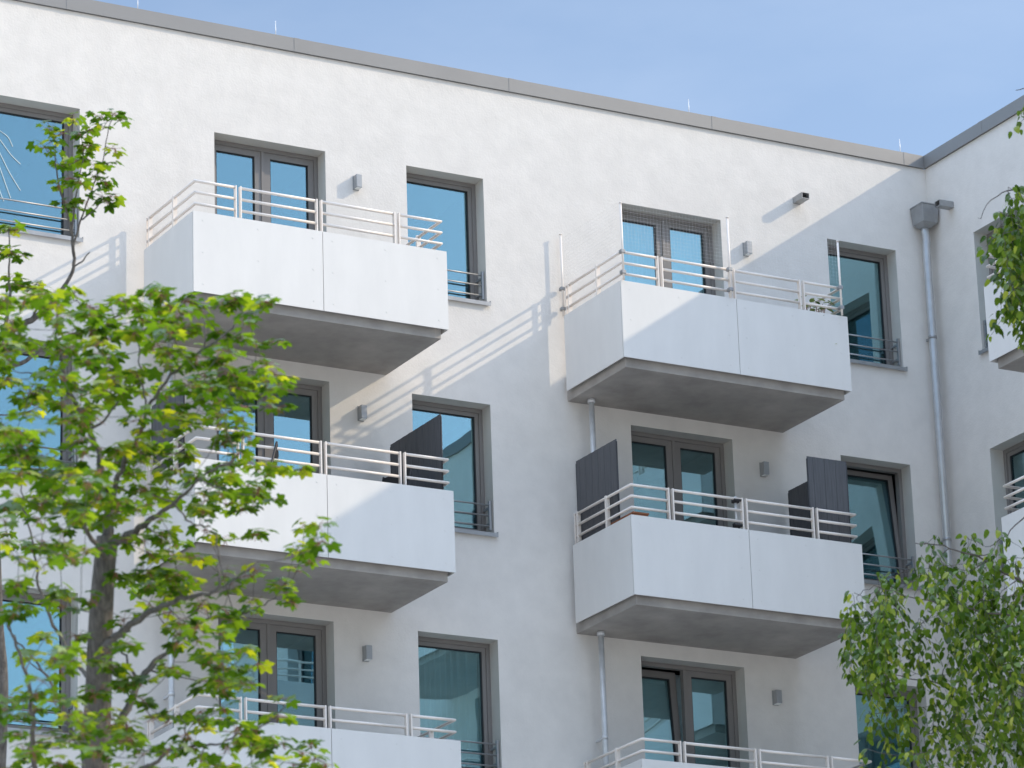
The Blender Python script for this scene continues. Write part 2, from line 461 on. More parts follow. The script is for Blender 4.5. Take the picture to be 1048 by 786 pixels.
# ------------------------------------------------------------------ balcony drain pipes, corner downpipe, spouts
for x, lab in ((B2+.275, 'thin shiny steel drain pipe running down through the right stack of balconies'),
               (B1+.275, 'thin shiny steel drain pipe behind the maple, through the left stack of balconies')):
    r = link('drain_pipe', None, None, T(x, -.2, GROUND)); 
    for k in range(FLOORS):
        top = -H*k+SB; bot = -H*(k+1)-2.40 if k < FLOORS-1 else GROUND
        b = MB(); b.tube([(0,0,top-.001), (0,0,bot)], .034, 14)
        b.tube([(0,0,top-.002), (0,0,top-.05)], .046, 14)
        link('pipe', b.mesh('pipe', M['steel']), r, T(x, -.2, 0))
        b = MB(); b.box(-.012, .012, 0, .2, top-1.3, top-1.27); b.tube([(0,0,top-1.31), (0,0,top-1.26)], .039, 14)
        link('bracket', b.mesh('bracket', M['steel']), r, T(x, -.2, 0))
    tag(r, lab, 'drain pipe')
PX, PY = 10.02, -.13
r = link('downpipe', None, None, T(PX, PY, GROUND))
b = MB(); b.tube([(0,0,.33), (0,0,.26), (.012,0,.2), (.012,0,.12), (0,0,.05), (0,0,GROUND)], .05, 18)
link('pipe', b.mesh('pipe', M['pipe']), r, T(PX, PY, 0))
b = MB()
def frus(b, x0, x1, y0, y1, z0, X0, X1, Y0, Y1, z1):
    lo = [b.bm.verts.new(p) for p in ((x0,y0,z0),(x1,y0,z0),(x1,y1,z0),(x0,y1,z0))]; hi = [b.bm.verts.new(p) for p in ((X0,Y0,z1),(X1,Y0,z1),(X1,Y1,z1),(X0,Y1,z1))]
    b.bm.faces.new(lo); b.bm.faces.new(hi)
    for i in range(4): b.bm.faces.new((lo[i], lo[(i+1) % 4], hi[(i+1) % 4], hi[i]))
frus(b, -.108, .113, -.133, .098, .365, -.125, .13, -.15, .115, .60)
frus(b, -.055, .055, -.055, .055, .315, -.104, .109, -.129, .094, .364)
b.box(-.132, .137, -.157, .122, .601, .618)
link('hopper', b.mesh('hopper', M['zinc']), r, T(PX, PY, 0), bevel=.004)
for zz in (-1.2, -3.9, -6.6, -9.3):
    b = MB(); b.tube([(0,0,zz), (0,0,zz+.04)], .056, 18); b.box(-.012, .012, .05, .128, zz+.005, zz+.035)
    link('bracket', b.mesh('bracket', M['zinc']), r, T(PX, PY, 0))
tag(r, 'zinc downpipe with box hopper head in the inner corner of the facade', 'downpipe')
def spout_mesh():
    b = MB(); w, h, L, t = .055, .04, .22, .006
    b.box(-w, w, -L, 0, -h, -h+t); b.box(-w, w, -L, 0, h-t, h); b.box(-w, -w+t, -L, 0, -h+t, h-t); b.box(w-t, w, -L, 0, -h+t, h-t)
    return b.mesh('tube', M['zinc'])
def mouth_shade_mesh():
    b = MB(); b.box(-.048, .048, -.15, -.14, -.033, .033); return b.mesh('mouth_shade', M['dark'])  # black plate standing in for the shade inside the open spout
SPM, SHM = spout_mesh(), mouth_shade_mesh()
for mw, lab in ((T(8.14, 0, .44), 'grey box overflow spout jutting from the sunlit wall below the roof'),
                (wing(.52, .515), 'grey box overflow spout on the shaded wing beside the hopper head')):
    r = link('overflow_spout', None, None, mw); link('tube', SPM, r, mw); link('mouth_shade', SHM, r, mw)
    tag(r, lab, 'overflow spout', 'roof overflow spouts')
# roof rods
rod_lab = ['thin roof rod at the far left of the coping', 'thin roof rod above the topmost left balcony', 'thin roof rod above the netted balcony', 'thin roof rod next to the inner roof corner']
for x, lab in zip((-.93, .866, 6.656, 9.88), rod_lab):
    b = MB(); b.tube([(0,0,0), (0,0,.24)], .006, 6); b.box(-.05, .05, -.04, .04, -.012, .006)
    tag(link('lightning_rod', b.mesh('lightning_rod', M['steel']), None, T(x, .1, CT+.002)), lab, 'lightning rod', 'roof lightning rods')

# ------------------------------------------------------------------ privacy screens
def screen(pts, zt, zb, lab):
    r = link('privacy_screen', None, None, T(pts[0][0], pts[0][1], zb))
    for (x0, y0), (x1, y1) in zip(pts, pts[1:]):
        b = MB(); d = Vector((x1-x0, y1-y0, 0)); L = d.length; d.normalize(); n = Vector((-d.y, d.x, 0))
        ns = max(3, int(L/.072)); w = L/ns
        for i in range(ns):
            off = .0025*(i % 2)
            p0 = Vector((x0, y0, 0)) + d*(i*w+.001); p1 = Vector((x0, y0, 0)) + d*((i+1)*w-.001)
            m4 = Matrix.Identity(4)
            v = [b.bm.verts.new((q + n*(o_+off) + Vector((0,0,z_)))) for q in (p0, p1) for o_ in (-.006, .006) for z_ in (zb, zt)]
            for q in ((0,1,3,2),(4,6,7,5),(0,4,5,1),(2,3,7,6),(0,2,6,4),(1,5,7,3)): b.bm.faces.new([v[j] for j in q])
        link('panel', b.mesh('panel', M['screen']), r, I4)
    for (x, y) in pts:
        b = MB(); b.tube([(x, y+.0, zb), (x, y, zt-.03)], .011, 8); link('pole', b.mesh('pole', M['black']), r, I4)
    tag(r, lab, 'screen', 'dark privacy screens on the balconies')
xl2, xr2 = B2+.085, B2+BW-.085
screen([(xl2, -.11), (xl2, -1.06)], -3.507, -5.29, 'dark grey slatted screen on the left side of the second right balcony')
screen([(xr2, -.08), (xr2, -1.36), (xr2-.56, -1.36)], -3.50, -5.29, 'L-shaped dark screen around the right corner of the second right balcony')
xl1, xr1 = B1+.085, B1+BW-.085
screen([(xl1, -.13), (xl1, -1.0)], -3.55, -5.29, 'dark screen behind maple twigs at the left of the second left balcony')
screen([(xr1, -.12), (xr1, -1.37)], -3.62, -5.29, 'dark slatted screen covering part of the window beside the second left balcony')

# ------------------------------------------------------------------ cat net on the top right balcony
r = link('balcony_net', None, None, T(B2+.03, -BD, -2.4))
xa, xb, yf = B2+.028, B2+BW-.09, -BD-.022
poles = [(xa, yf, -.69), (xa-.02, -.075, -.60), (B2+1.525, yf, -.64), (xb, yf, -.70)]
for (x, y, zt) in poles:
    b = MB(); b.tube([(x, y, -1.66), (x, y, zt)], .0135, 10); b.tube([(x, y, zt), (x, y, zt+.012)], .02, 10)
    po = link('net_pole', b.mesh('net_pole', M['rail']), r, I4)
    for z in (-1.30, -1.56):
        b = MB(); b.box(x-.028, x+.028, y-.02, y+.045, z-.022, z+.022); b.tube([(x-.036, y+.01, z), (x+.034, y+.01, z)], .012, 8)
        link('clamp', b.mesh('clamp', M['zinc']), po, I4, bevel=.004)
b = MB()
def netspan(p0, p1, zb, zt):
    L = math.hypot(p1[0]-p0[0], p1[1]-p0[1]); n = int(L/.045)
    for i in range(n+1):
        t = i/n; x, y = p0[0]+(p1[0]-p0[0])*t, p0[1]+(p1[1]-p0[1])*t
        b.tube([(x, y, zb), (x, y, zt)], .0006, 3, cap=False)
    m = int((zt-zb)/.045)
    for j in range(m+1):
        z = zb+(zt-zb)*j/m; b.tube([(p0[0], p0[1], z), (p1[0], p1[1], z)], .0006, 3, cap=False)
netspan((xa, yf), (xb, yf), -1.25, -.69); netspan((xa, yf), (xa-.02, -.075), -1.25, -.66)
link('netting', b.mesh('netting', M['net']), r, I4)
tag(r, 'fine cat net on thin white poles above the top right balcony railing', 'net')

# ------------------------------------------------------------------ things on the balconies
def folding_chair(x, y, z, rz, lab):
    mw = T(x, y, z) @ Matrix.Rotation(rz, 4, 'Z') @ Matrix.Scale(1.04, 4); r = link('folding_chair', None, None, mw)
    b = MB(); b.box(-.21, .21, -.2, .2, .43, .455); link('seat', b.mesh('seat', M['black']), r, mw)
    b = MB(); m = T(0, .2, .5) @ Matrix.Rotation(R(-14), 4, 'X'); b.box(-.22, .22, -.01, .01, 0, .5, mtx=m); link('backrest', b.mesh('backrest', M['black']), r, mw)
    for s in (-.225, .225):
        b = MB(); b.tube([(s, -.24, 0), (s, .2, .5), (s, .32, 1.0)], .012, 8); link('leg', b.mesh('leg', M['black']), r, mw)
        b = MB(); b.tube([(s*.94, .24, 0), (s*.94, -.2, .44)], .012, 8); link('leg', b.mesh('leg', M['black']), r, mw)
    tag(r, lab, 'chair', 'dark folding chairs on the second left balcony')
folding_chair(B1+.80, -1.12, -5.30, R(243), 'dark folding chair behind the railing near the left balcony door')
folding_chair(B1+2.42, -1.08, -5.30, R(285), 'dark folding chair beside the screen at the right end of the second left balcony')
# parasol clamps
r = link('parasol_holder', None, None, T(6.10, -BD+.08, -4.17))
b = MB(); b.tube([(6.095, -BD+.09, -4.60), (6.095, -BD+.09, -4.14)], .016, 10); link('sleeve', b.mesh('sleeve', M['steel']), r, I4)
for z in (-4.19, -4.50):
    b = MB(); b.box(6.055, 6.135, -BD+.06, -BD+.12, z-.03, z+.03); b.tube([(6.04, -BD+.05, z), (6.16, -BD+.05, z)], .02, 8); link('clamp', b.mesh('clamp', M['black']), r, I4, bevel=.006)
tag(r, 'parasol holder with two black clamps on the middle railing post', 'parasol holder')
b = MB(); frus(b, 4.70, 4.86, -1.36, -.86, -4.70, 4.68, 4.88, -1.38, -.84, -4.515); b.box(4.672, 4.888, -1.388, -.832, -4.5145, -4.49)
tag(link('planter_box', b.mesh('planter_box', M['terracotta']), bevel=.006), 'terracotta planter box in the left corner of the second right balcony', 'planter')

def scatter_leaf(bm, tl, p, d, n, L, W, lobes, tint, curl=.25):
    """a leaf as a small fan of faces: base p, direction d, normal n"""
    d = d.normalized(); s = d.cross(n).normalized(); n = s.cross(d).normalized()
    pts = []
    for (a, r_) in lobes:
        u = r_*math.cos(a); v = r_*math.sin(a)
        drop = -curl*L*(u*u*.7+v*v*.8) + .10*L*abs(v)
        pts.append(p + d*(u*L) + s*(v*W) + n*drop)
    c = p + d*(.35*L) + n*(-.02*L)
    vc = bm.verts.new(c); vs = [bm.verts.new(q) for q in pts]
    for i in range(len(vs)-1):
        f = bm.faces.new((vc, vs[i], vs[i+1])); f[tl] = tint
    f = bm.faces.new((vc, vs[-1], vs[0])); f[tl] = tint
def pol(*deg_r): return [(R(a), r_) for a, r_ in deg_r]
MAPLE = pol((-178,.05),(-125,.42),(-102,.56),(-78,.52),(-62,.80),(-54,.92),(-40,.80),(-27,.64),(-13,.92),(0,1.1),(13,.92),(27,.64),(40,.80),(54,.92),(62,.80),(78,.52),(102,.56),(125,.42),(178,.05))
BIRCH = pol((-170,.03),(-75,.36),(-45,.55),(-18,.82),(0,1.05),(18,.82),(45,.55),(75,.36),(170,.03))
def fin_leaf(bm, name, m):
    me = bpy.data.meshes.new(name); bm.to_mesh(me); bm.free(); me.materials.append(m); return me

# pot plant in the right corner of the top right balcony
def pot_plant(x, y, z, lab, spread=.3, n=70, hgt=.45):
    r = link('potted_plant', None, None, T(x, y, z))
    b = MB(); b.tube([(x,y,z), (x,y,z+.28)], [.1, .14], 16); link('pot', b.mesh('pot', M['terracotta']), r, I4)
    bm = bmesh.new(); tl = bm.faces.layers.float.new('tint'); rr = random.Random(5)
    for i in range(n):
        a = rr.uniform(0, 6.28); q = rr.random()**.6
        p = Vector((x+math.cos(a)*spread*q, y+math.sin(a)*spread*q, z+.28+rr.uniform(.03, hgt)))
        scatter_leaf(bm, tl, p, Vector((math.cos(a), math.sin(a), rr.uniform(-.6, .5))), Vector((rr.uniform(-.4,.4), rr.uniform(-.4,.4), 1)), rr.uniform(.08,.14), .09, BIRCH, rr.random())
    link('leaves', fin_leaf(bm, 'leaves', M['potleaf']), r, I4)
    b = MB()
    for i in range(9):
        a = i*.7; b.tube([(x,y,z+.27), (x+.12*math.cos(a), y+.12*math.sin(a), z+.28+hgt*.8)], .005, 5)
    link('stem', b.mesh('stem', M['stalk']), r, I4)
    tag(r, lab, 'plant')
pot_plant(B2+2.93, -1.2, -2.4, 'pale leafy potted plant in the right corner of the netted balcony', .2, 70, .80)

# curtains and blinds inside rooms
def curtain(x0, x1, z0, z1, lab, y=.34, amp=.045, per=.10):
    b = MB(); n = int((x1-x0)/.012)
    rr = random.Random(3); ph = 0; prev = None
    for i in range(n+1):
        x = x0+(x1-x0)*i/n; ph += 2*math.pi*.012/per*(1+.5*math.sin(i*.05))
        yy = y + amp*math.sin(ph)
        v = (b.bm.verts.new((x, yy, z0)), b.bm.verts.new((x, yy, z1)))
        if prev: f = b.bm.faces.new((prev[0], v[0], v[1], prev[1])); f.smooth = True
        prev = v
    tag(link('curtain', b.mesh('curtain', M['curtain'])), lab, 'curtain')
def blind(x0, x1, z0, z1, lab, y=.37, band=.16):
    b = MB(); z = z1; 
    while z > z0+.02:
        zb_ = max(z-band, z0)
        b.box(x0, x1, y, y+.012, zb_+.02, z); b.box(x0, x1, y+.008, y+.011, zb_, zb_+.02); z -= band
    tag(link('window_blind', b.mesh('window_blind', M['blind'])), lab, 'blind', 'banded window blinds')
curtain(W1-.05, W1+WW+.05, -2*H+ZS, -2*H-.02, 'pale pleated curtain inside the lowest window beside the left balconies')
blind(D2-.05, D2+DW+.05, -2*H+ZD+.1, -2*H-.02, 'banded blind behind the tilted lowest right balcony door', y=.55)
blind(W2-.05, W2+WW+.05, -2*H+ZS, -2*H-.02, 'banded blind in the window behind the birch')
curtain(D2+.05, D2+DW-.02, ZD+.06, -.02, 'sheer curtain behind the netted balcony door', y=.5, amp=.02, per=.09)
# frond in the far left top window
def on_plane(px, py, Y):
    d = at(px, py, 1)-CAMP; return CAMP + d*((Y-CAMP.y)/d.y)
b = MB()
for st in ([(-14,126),(0,143),(11,158),(21,168)], [(-10,138),(0,157),(10,177),(21,195)], [(-9,150),(0,172),(6,189),(11,203)], [(-18,150),(-8,172),(0,196),(4,206)], [(-12,120),(-2,132),(8,140),(13,150)]):
    pts = [q[0] for q in spline([(on_plane(x, y, .2405), 0) for x, y in st], 4)]
    for p, q in zip(pts, pts[1:]):
        w = .005; t_ = (q-p).normalized(); nn = Vector((-t_.z, 0, t_.x))*w
        b.box(0, 1, -.001, .001, -1, 1, mtx=Matrix(((q.x-p.x, 0, nn.x, p.x), (0, 1, 0, .2405), (q.z-p.z, 0, nn.z, p.z), (0, 0, 0, 1))))
tag(link('window_decal', b.mesh('window_decal', M['decal'])), 'white frond-shaped decal on the glass of the far left top window', 'decal')

# ------------------------------------------------------------------ trees
class Tree:
    def __init__(s, seed): s.rr = random.Random(seed); s.nodes = []; s.b = MB(); s.b.recalc = True
    def limb(s, pts, jit=0, n=5, sides=10):
        sp_ = spline(pts, n)
        out = []
        for i, (v, r_) in enumerate(sp_):
            j = Vector((s.rr.gauss(0,1), s.rr.gauss(0,1), s.rr.gauss(0,1)))*jit
            out.append((v+j, r_)); s.nodes.append((v+j, r_))
        s.b.tube([o[0] for o in out], [o[1] for o in out], sides)
    def twig(s, tgt, r0=.006):
        best = min(s.nodes, key=lambda q: (q[0]-tgt).length + (0.0 if q[0].z < tgt.z+.1 else .35))
        p, pr_ = best; d = tgt-p; L = d.length
        if L < .02: return p, Vector((0,0,1))
        sag = Vector((s.rr.gauss(0,.08), s.rr.gauss(0,.08), -.06-s.rr.random()*.1))*L
        mid = p+d*.5+sag
        r1 = min(pr_*.8, .004+.008*min(L, 1.2)); n = max(3, int(L/.1))
        pts = []; rad = []
        for i in range(n+1):
            t = i/n; v = p*(1-t)**2 + mid*2*t*(1-t) + tgt*t*t
            v = v + Vector((s.rr.gauss(0,1), s.rr.gauss(0,1), s.rr.gauss(0,1)))*.008*min(1, L)*(0 < i < n)
            pts.append(v); rad.append(r1+(.0026-r1)*t)
            if i: s.nodes.append((v, rad[-1]))
        s.b.tube(pts, rad, 5)
        return p, (pts[-1]-pts[-2]).normalized()

# maple
DM = 25.0
mp = Tree(11)
def L_(*pp): return [(at(x, y, DM+dz), r_) for x, y, dz, r_ in pp]
mp_root = at(98, 800, DM); mp_root = Vector((mp_root.x-.1, mp_root.y+.1, GROUND))
trunk = [(mp_root, .17), (Vector((mp_root.x+.05, mp_root.y, GROUND+3)), .145)] + L_((99,900,0,.108),(98,786,0,.092),(101,700,0,.085),(103,640,0,.079),(106,590,0,.072),(110,550,.05,.07))
sp_ = spline(trunk, 8)
mp.nodes += [q for q in sp_ if q[0].z > -11.6]
mp_limbs = [
 ((110,552,.05,.062),(112,520,.1,.05),(104,480,.2,.038),(92,440,.3,.028),(75,410,.4,.022),(63,372,.4,.016),(58,340,.4,.010)),
 ((110,560,.05,.05),(135,545,-.2,.036),(150,535,-.3,.03),(178,515,-.5,.02),(205,490,-.6,.014),(240,470,-.7,.009)),
 ((112,520,.1,.034),(124,480,0,.026),(140,450,-.1,.022),(150,422,-.1,.018),(166,395,-.2,.015),(190,371,-.2,.013),(222,348,-.3,.011),(240,332,-.3,.008),(249,312,-.3,.005)),
 ((150,422,-.1,.013),(148,400,0,.010),(144,375,.1,.008),(140,345,.2,.006),(136,320,.2,.004)),
 ((104,668,0,.055),(118,652,-.3,.04),(138,637,-.5,.034),(165,620,-.7,.027),(195,611,-.9,.022),(222,604,-1,.016),(224,580,-1,.010),(221,545,-1,.006)),
 ((222,604,-1,.010),(245,590,-1,.007),(262,575,-1,.005)),
 ((101,770,0,.06),(116,752,.2,.048),(130,725,.3,.042),(142,700,.4,.034),(160,676,.5,.022),(185,655,.6,.016),(210,635,.6,.012),(240,628,.6,.009),(265,622,.6,.008),(290,602,.6,.006),(308,582,.6,.004)),
 ((142,700,.4,.022),(132,680,.4,.014),(122,662,.5,.008)),
 ((150,690,.4,.016),(172,668,.2,.012),(190,650,.1,.008)),
 ((118,800,-.3,.03),(150,785,-.5,.022),(175,768,-.6,.016),(200,764,-.7,.012),(226,760,-.8,.011),(255,747,-.9,.009),(283,733,-.9,.007),(292,720,-.9,.004)),
 ((186,762,-.6,.010),(190,745,-.6,.007),(180,728,-.6,.004)),
 ((99,790,0,.035),(84,768,.3,.024),(72,748,.4,.02),(60,715,.5,.016),(45,688,.6,.013),(28,668,.7,.011),(12,648,.8,.009),(-4,625,.9,.007)),
 ((99,860,0,.05),(60,830,-.5,.035),(38,790,-.8,.028),(34,740,-.9,.024),(30,700,-1,.02),(20,670,-1.1,.014),(8,640,-1.1,.008)),
 ((102,700,0,.03),(78,680,.5,.022),(55,640,.8,.018),(40,600,.9,.015),(35,560,1,.012),(25,520,1,.009),(20,480,1,.006)),
 ((108,575,0,.03),(90,545,-.4,.022),(68,520,-.6,.017),(48,495,-.8,.013),(38,470,-.8,.010),(20,455,-.9,.007)),
 ((92,440,.3,.018),(110,425,.2,.012),(128,400,.1,.009),(140,385,.1,.006)),
 ((75,410,.4,.014),(60,395,.4,.010),(40,385,.4,.008),(15,380,.4,.005)),
 ((178,515,-.5,.012),(195,535,-.5,.008),(215,540,-.5,.006)),
 ((205,490,-.6,.009),(225,500,-.7,.007),(262,508,-.7,.004)),
]
for l in mp_limbs: mp.limb([(v, r_*.62) for v, r_ in L_(*l)], jit=.006)
# second stem and its upper twig at the picture's left edge
m2r = at(-4, 900, DM+5.5)
st2 = [(Vector((m2r.x-.2, m2r.y+.1, GROUND)), .15), (Vector((m2r.x-.12, m2r.y, GROUND+3)), .125)] + [(at(x, y, DM+5.5), r_) for x, y, r_ in ((-6,900,.07),(-2,800,.058),(1,740,.053),(2,690,.048),(-2,640,.044),(-6,560,.048),(-12,470,.041),(-8,390,.034))]
U_ = lambda *pp: [(at(x, y, DM+5.5), r_*1.22) for x, y, dz, r_ in pp]
mp2 = spline(st2, 6); mq = Tree(12); mq.nodes += [q for q in mp2 if q[0].z > -9]
for l in [((-8,392,.6,.027),(0,346,.6,.024),(14,336,.6,.022),(32,327,.6,.02),(50,312,.6,.017),(66,292,.6,.013),(75,274,.6,.011),(75,252,.6,.0105),(70,225,.6,.007),(62,195,.6,.006),(56,165,.6,.004)),
          ((75,252,.6,.008),(83,225,.6,.006),(92,200,.6,.005),(99,180,.6,.0035)),
          ((73,240,.6,.007),(77,205,.6,.005),(84,170,.6,.004),(86,150,.6,.003)),
          ((83,225,.6,.006),(96,215,.6,.004),(104,207,.6,.003)),
          ((99,182,.6,.004),(106,160,.6,.0035),(110,135,.6,.003),(116,120,.6,.0025)),
          ((2,345,.6,.016),(10,310,.5,.010),(9,285,.5,.007),(10,255,.5,.005),(9,232,.5,.003)),
          ((32,327,.6,.011),(38,315,.5,.007),(42,300,.5,.004)),
          ((75,274,.6,.006),(85,266,.6,.005),(92,258,.6,.003)),
          ((0,346,.6,.02),(8,368,.45,.017),(22,372,.3,.014),(50,352,.2,.011),(80,340,.1,.009),(110,328,0,.007),(137,315,0,.004))]:
    mq.limb(U_(*l), jit=.003)
# leaf cluster targets: explicit sprigs, then boxes filled at random
targets = [(75,122),(50,128),(57,147),(45,150),(63,135),(82,135),(100,118),(117,116),(126,122),(93,148),(105,133),(84,152),(76,165),(88,160),(97,168),(110,168),(118,152),(64,170),(72,182),(82,186),(98,180),(108,186),(66,208),(76,212),(88,205),(104,200),(116,198),(112,207),(60,190),(92,132),
 (9,232),(18,234),(4,236),(10,256),(22,262),(2,258),(9,283),(18,290),(40,292),(46,300),(34,300),(25,308),(8,303),
 (232,309),(242,305),(262,311),(272,308),(254,328),(246,346),(262,350),(238,312),
 (312,536),(328,535),(306,558),(320,562),(330,553),(290,602),(302,580),(318,572),
 (308,480),(270,482),(285,478),(262,508),(248,520),(240,508),(266,498),(277,510),(255,497),
 (262,745),(284,732),(275,755),(290,760),(268,768),(310,770),(322,776),(300,782),(282,778),(292,716),(250,760),(318,760),(334,782),
 (236,492),(222,478),(232,470),(246,462),(256,472),(245,440),(232,448)]
rr = random.Random(21)
boxes = [(0,288,60,345,16),(60,296,140,345,17),(140,290,208,335,18),(0,340,120,400,34),(110,335,230,400,30),(195,350,285,400,15),
 (0,395,90,470,26),(80,395,160,470,20),(155,395,255,450,24),(205,370,290,420,14),(0,465,110,545,44),(100,455,200,540,36),(180,440,262,520,18),
 (200,505,280,560,8),(0,540,100,600,14),(95,535,180,600,20),(170,560,262,640,22),(0,595,85,690,18),(55,600,180,690,19),(170,620,262,690,21),(245,588,300,640,5),
 (0,690,100,790,36),(95,690,190,790,26),(185,680,240,740,10),(185,735,262,790,17),(215,660,268,725,10)]
for x0, y0, x1, y1, n in boxes:
    for _ in range(int(n*(.95 if y1 < 421 else .87)+.5)): targets.append((rr.uniform(x0, x1), rr.uniform(y0, y1)))
def foliage(tree, targets):
    bm = bmesh.new(); tl = bm.faces.layers.float.new('tint'); stalks = MB(); stalks.recalc = False
    targets.sort(key=lambda t: min((q[0]-t).length for q in tree.nodes))
    for tgt in targets:
        _, td = tree.twig(tgt)
        n = rr.randint(6, 10); a0 = rr.uniform(0, 6.28); young = rr.random()
        for i in range(n):
            a = a0+i*2.4+rr.uniform(-.4, .4)
            out = Vector((math.cos(a), math.sin(a), rr.uniform(-.35, .5)))
            pl = rr.uniform(.03, .075)
            p1 = tgt + out.normalized()*pl + td*rr.uniform(-.06, .03)
            stalks.tube([tgt+td*rr.uniform(-.06, 0), p1], .0016, 3, cap=False)
            L = rr.uniform(.042, .080)*(1.0 if rr.random() < .8 else .7)
            d = Vector((math.cos(a), math.sin(a), rr.uniform(-.6, .15)))
            nn = Vector((rr.gauss(0,.28), rr.gauss(0,.28), 1))
            tint = min(1, max(0, -.06+.68*young+rr.gauss(0, .24)))
            scatter_leaf(bm, tl, p1, d, nn, L, L*1.02, MAPLE, tint, curl=rr.uniform(.15, .5))
        if rr.random() < .5:   # hanging flower remnants
            for _ in range(5):
                q = tgt+Vector((rr.gauss(0,.025), rr.gauss(0,.025), -.01)); stalks.tube([tgt, q+Vector((0,0,-rr.uniform(.01,.04)))], .0022, 3, cap=False)
    return fin_leaf(bm, 'crown', M['leaf']), stalks.mesh('leaf_stalks', M['stalk'])
def plant_maple(root, stem, tree, targets, lab):
    me, st = foliage(tree, targets)
    r = link('maple_tree', None, None, T(root.x, root.y, GROUND))
    b = MB(); b.tube([q[0] for q in stem], [q[1] for q in stem], 16); link('trunk', b.mesh('trunk', M['bark']), r, I4)
    link('branches', tree.b.mesh('branches', M['bark']), r, I4)
    cw = link('crown', me, r, I4); link('leaf_stalks', st, cw, I4)['kind'] = 'stuff'
    tag(r, lab, 'tree', 'maples in front of the facade')
ta, tb_ = [], []
for i, (x, y) in enumerate(targets):
    back = y < 232 or (x < 30 and y < 286) or (y < 300 and x < 50)
    if back: tb_.append(at(x, y, DM+5.5+rr.gauss(0, .15)))
    else: ta.append(at(x, y, DM+rr.gauss(0, .6)-(.5 if y > 640 else 0)-(rr.uniform(0, 2.2) if y > 420 and x < 110 else 0)))
for _ in range(40): tb_.append(at(rr.uniform(-60, 60), rr.uniform(300, 560), DM+5.5+rr.gauss(0, .4)))
plant_maple(mp_root, sp_, mp, ta, 'young maple with a dark forked trunk and dense yellow-green leaves before the left balconies')
plant_maple(st2[0][0], mp2, mq, tb_, 'slimmer maple at the left edge, its bare branch rising to a sprig at the window')

# birch
DB = 33.0
bt = Tree(5)
def B_(*pp): return [(at(x, y, DB+dz), r_) for x, y, dz, r_ in pp]
br = at(1150, 780, DB); br = Vector((br.x, br.y, GROUND))
btrunk = [(br, .16), (Vector((br.x, br.y, GROUND+4)), .14)] + B_((1150,900,0,.125),(1146,700,0,.11),(1150,500,0,.09),(1142,300,0,.07),(1146,120,0,.05),(1140,-60,0,.03),(1142,-200,0,.012))
bsp = spline(btrunk, 8); bt.nodes += [q for q in bsp if q[0].z > -12]
for l in [((1148,760,0,.045),(1100,650,-.2,.032),(1050,600,-.3,.022),(1000,570,-.4,.015),(965,560,-.4,.010),(935,556,-.4,.006)),
          ((1100,650,-.2,.022),(1040,632,-.5,.017),(985,622,-.6,.012),(930,610,-.6,.009),(895,600,-.6,.007),(876,612,-.6,.004)),
          ((1146,560,0,.03),(1100,510,.2,.022),(1060,520,.3,.014),(1030,548,.3,.008),(1010,560,.3,.005)),
          ((1148,840,0,.04),(1080,760,.3,.03),(1020,720,.4,.02),(960,700,.4,.012),(915,690,.4,.007)),
          ((1144,330,0,.035),(1090,230,0,.022),(1050,196,-.1,.014),(1020,200,-.1,.008),(1000,226,-.1,.004)),
          ((1142,280,0,.03),(1095,150,.2,.018),(1062,95,.3,.012),(1040,92,.3,.006)),
          ((1144,420,0,.03),(1090,290,.2,.02),(1050,262,.2,.013),(1018,258,.2,.007))]:
    bt.limb([(v, r_*.5) for v, r_ in B_(*l)], jit=.008, sides=8)
bm = bmesh.new(); tl = bm.faces.layers.float.new('tint'); rr = random.Random(33)
def strand(x, y, L, dz, dens=1.0):
    tgt = at(x, y, DB+dz); bt.twig(tgt)
    px = 1/121.0; n = max(2, int(L/4.6*dens)); sx, sy = rr.gauss(0,.11), rr.gauss(0,.11)
    pts = []
    for i in range(n+1):
        t = i/n; p = tgt + Vector((sx*t, sy*t, -L*px*t)) + Vector((rr.gauss(0,.006), rr.gauss(0,.006), 0))
        pts.append(p)
        for _ in range(2):
            a = rr.uniform(0, 6.28)
            o = Vector((math.cos(a), math.sin(a), 0))
            pp = p+o*rr.uniform(.008, .075)+Vector((0,0,rr.uniform(-.02,.02)))
            d = o*.55+Vector((0,0,-rr.uniform(.3,1.1)))
            nn = o+Vector((rr.gauss(0,.6), rr.gauss(0,.6), rr.uniform(.1,1.0)))
            l = rr.uniform(.044, .082)
            scatter_leaf(bm, tl, pp, d, nn, l, l*.85, BIRCH, min(1, max(0, rr.gauss(.33,.3) + (.25 if rr.random() < .08 else 0))), curl=rr.uniform(.1,.4))
    bt.b.tube(pts, .0022, 3, cap=False)
bb = [(872,575,905,640,9,(40,110)),(895,585,945,655,15,(40,80)),(866,612,892,650,7,(40,90)),(925,545,965,585,8,(20,60)),(985,540,1032,585,10,(20,70)),(955,570,1048,640,24,(40,90)),
      (940,620,1048,700,22,(40,100)),(960,690,1048,770,26,(30,80)),(895,650,925,700,6,(40,80)),(880,700,950,770,10,(20,60)),(905,740,960,786,6,(20,50)),
      (1012,186,1056,250,22,(50,120)),(1000,205,1030,250,6,(20,60)),(998,232,1015,246,3,(10,24)),(1016,250,1056,320,20,(30,60)),(1034,100,1056,130,5,(10,30)),(1046,185,1075,330,14,(40,90)),(1050,560,1110,760,26,(40,100))]
for x0, y0, x1, y1, n, (l0, l1) in bb:
    for _ in range(int(n*(1.1 if y0 > 400 else 1.35))): strand(rr.uniform(x0, x1)+(13 if y0 < 400 else 0), rr.uniform(y0, y1), rr.uniform(l0, l1), rr.gauss(-.2, .45))
r = link('birch_tree', None, None, T(br.x, br.y, GROUND))
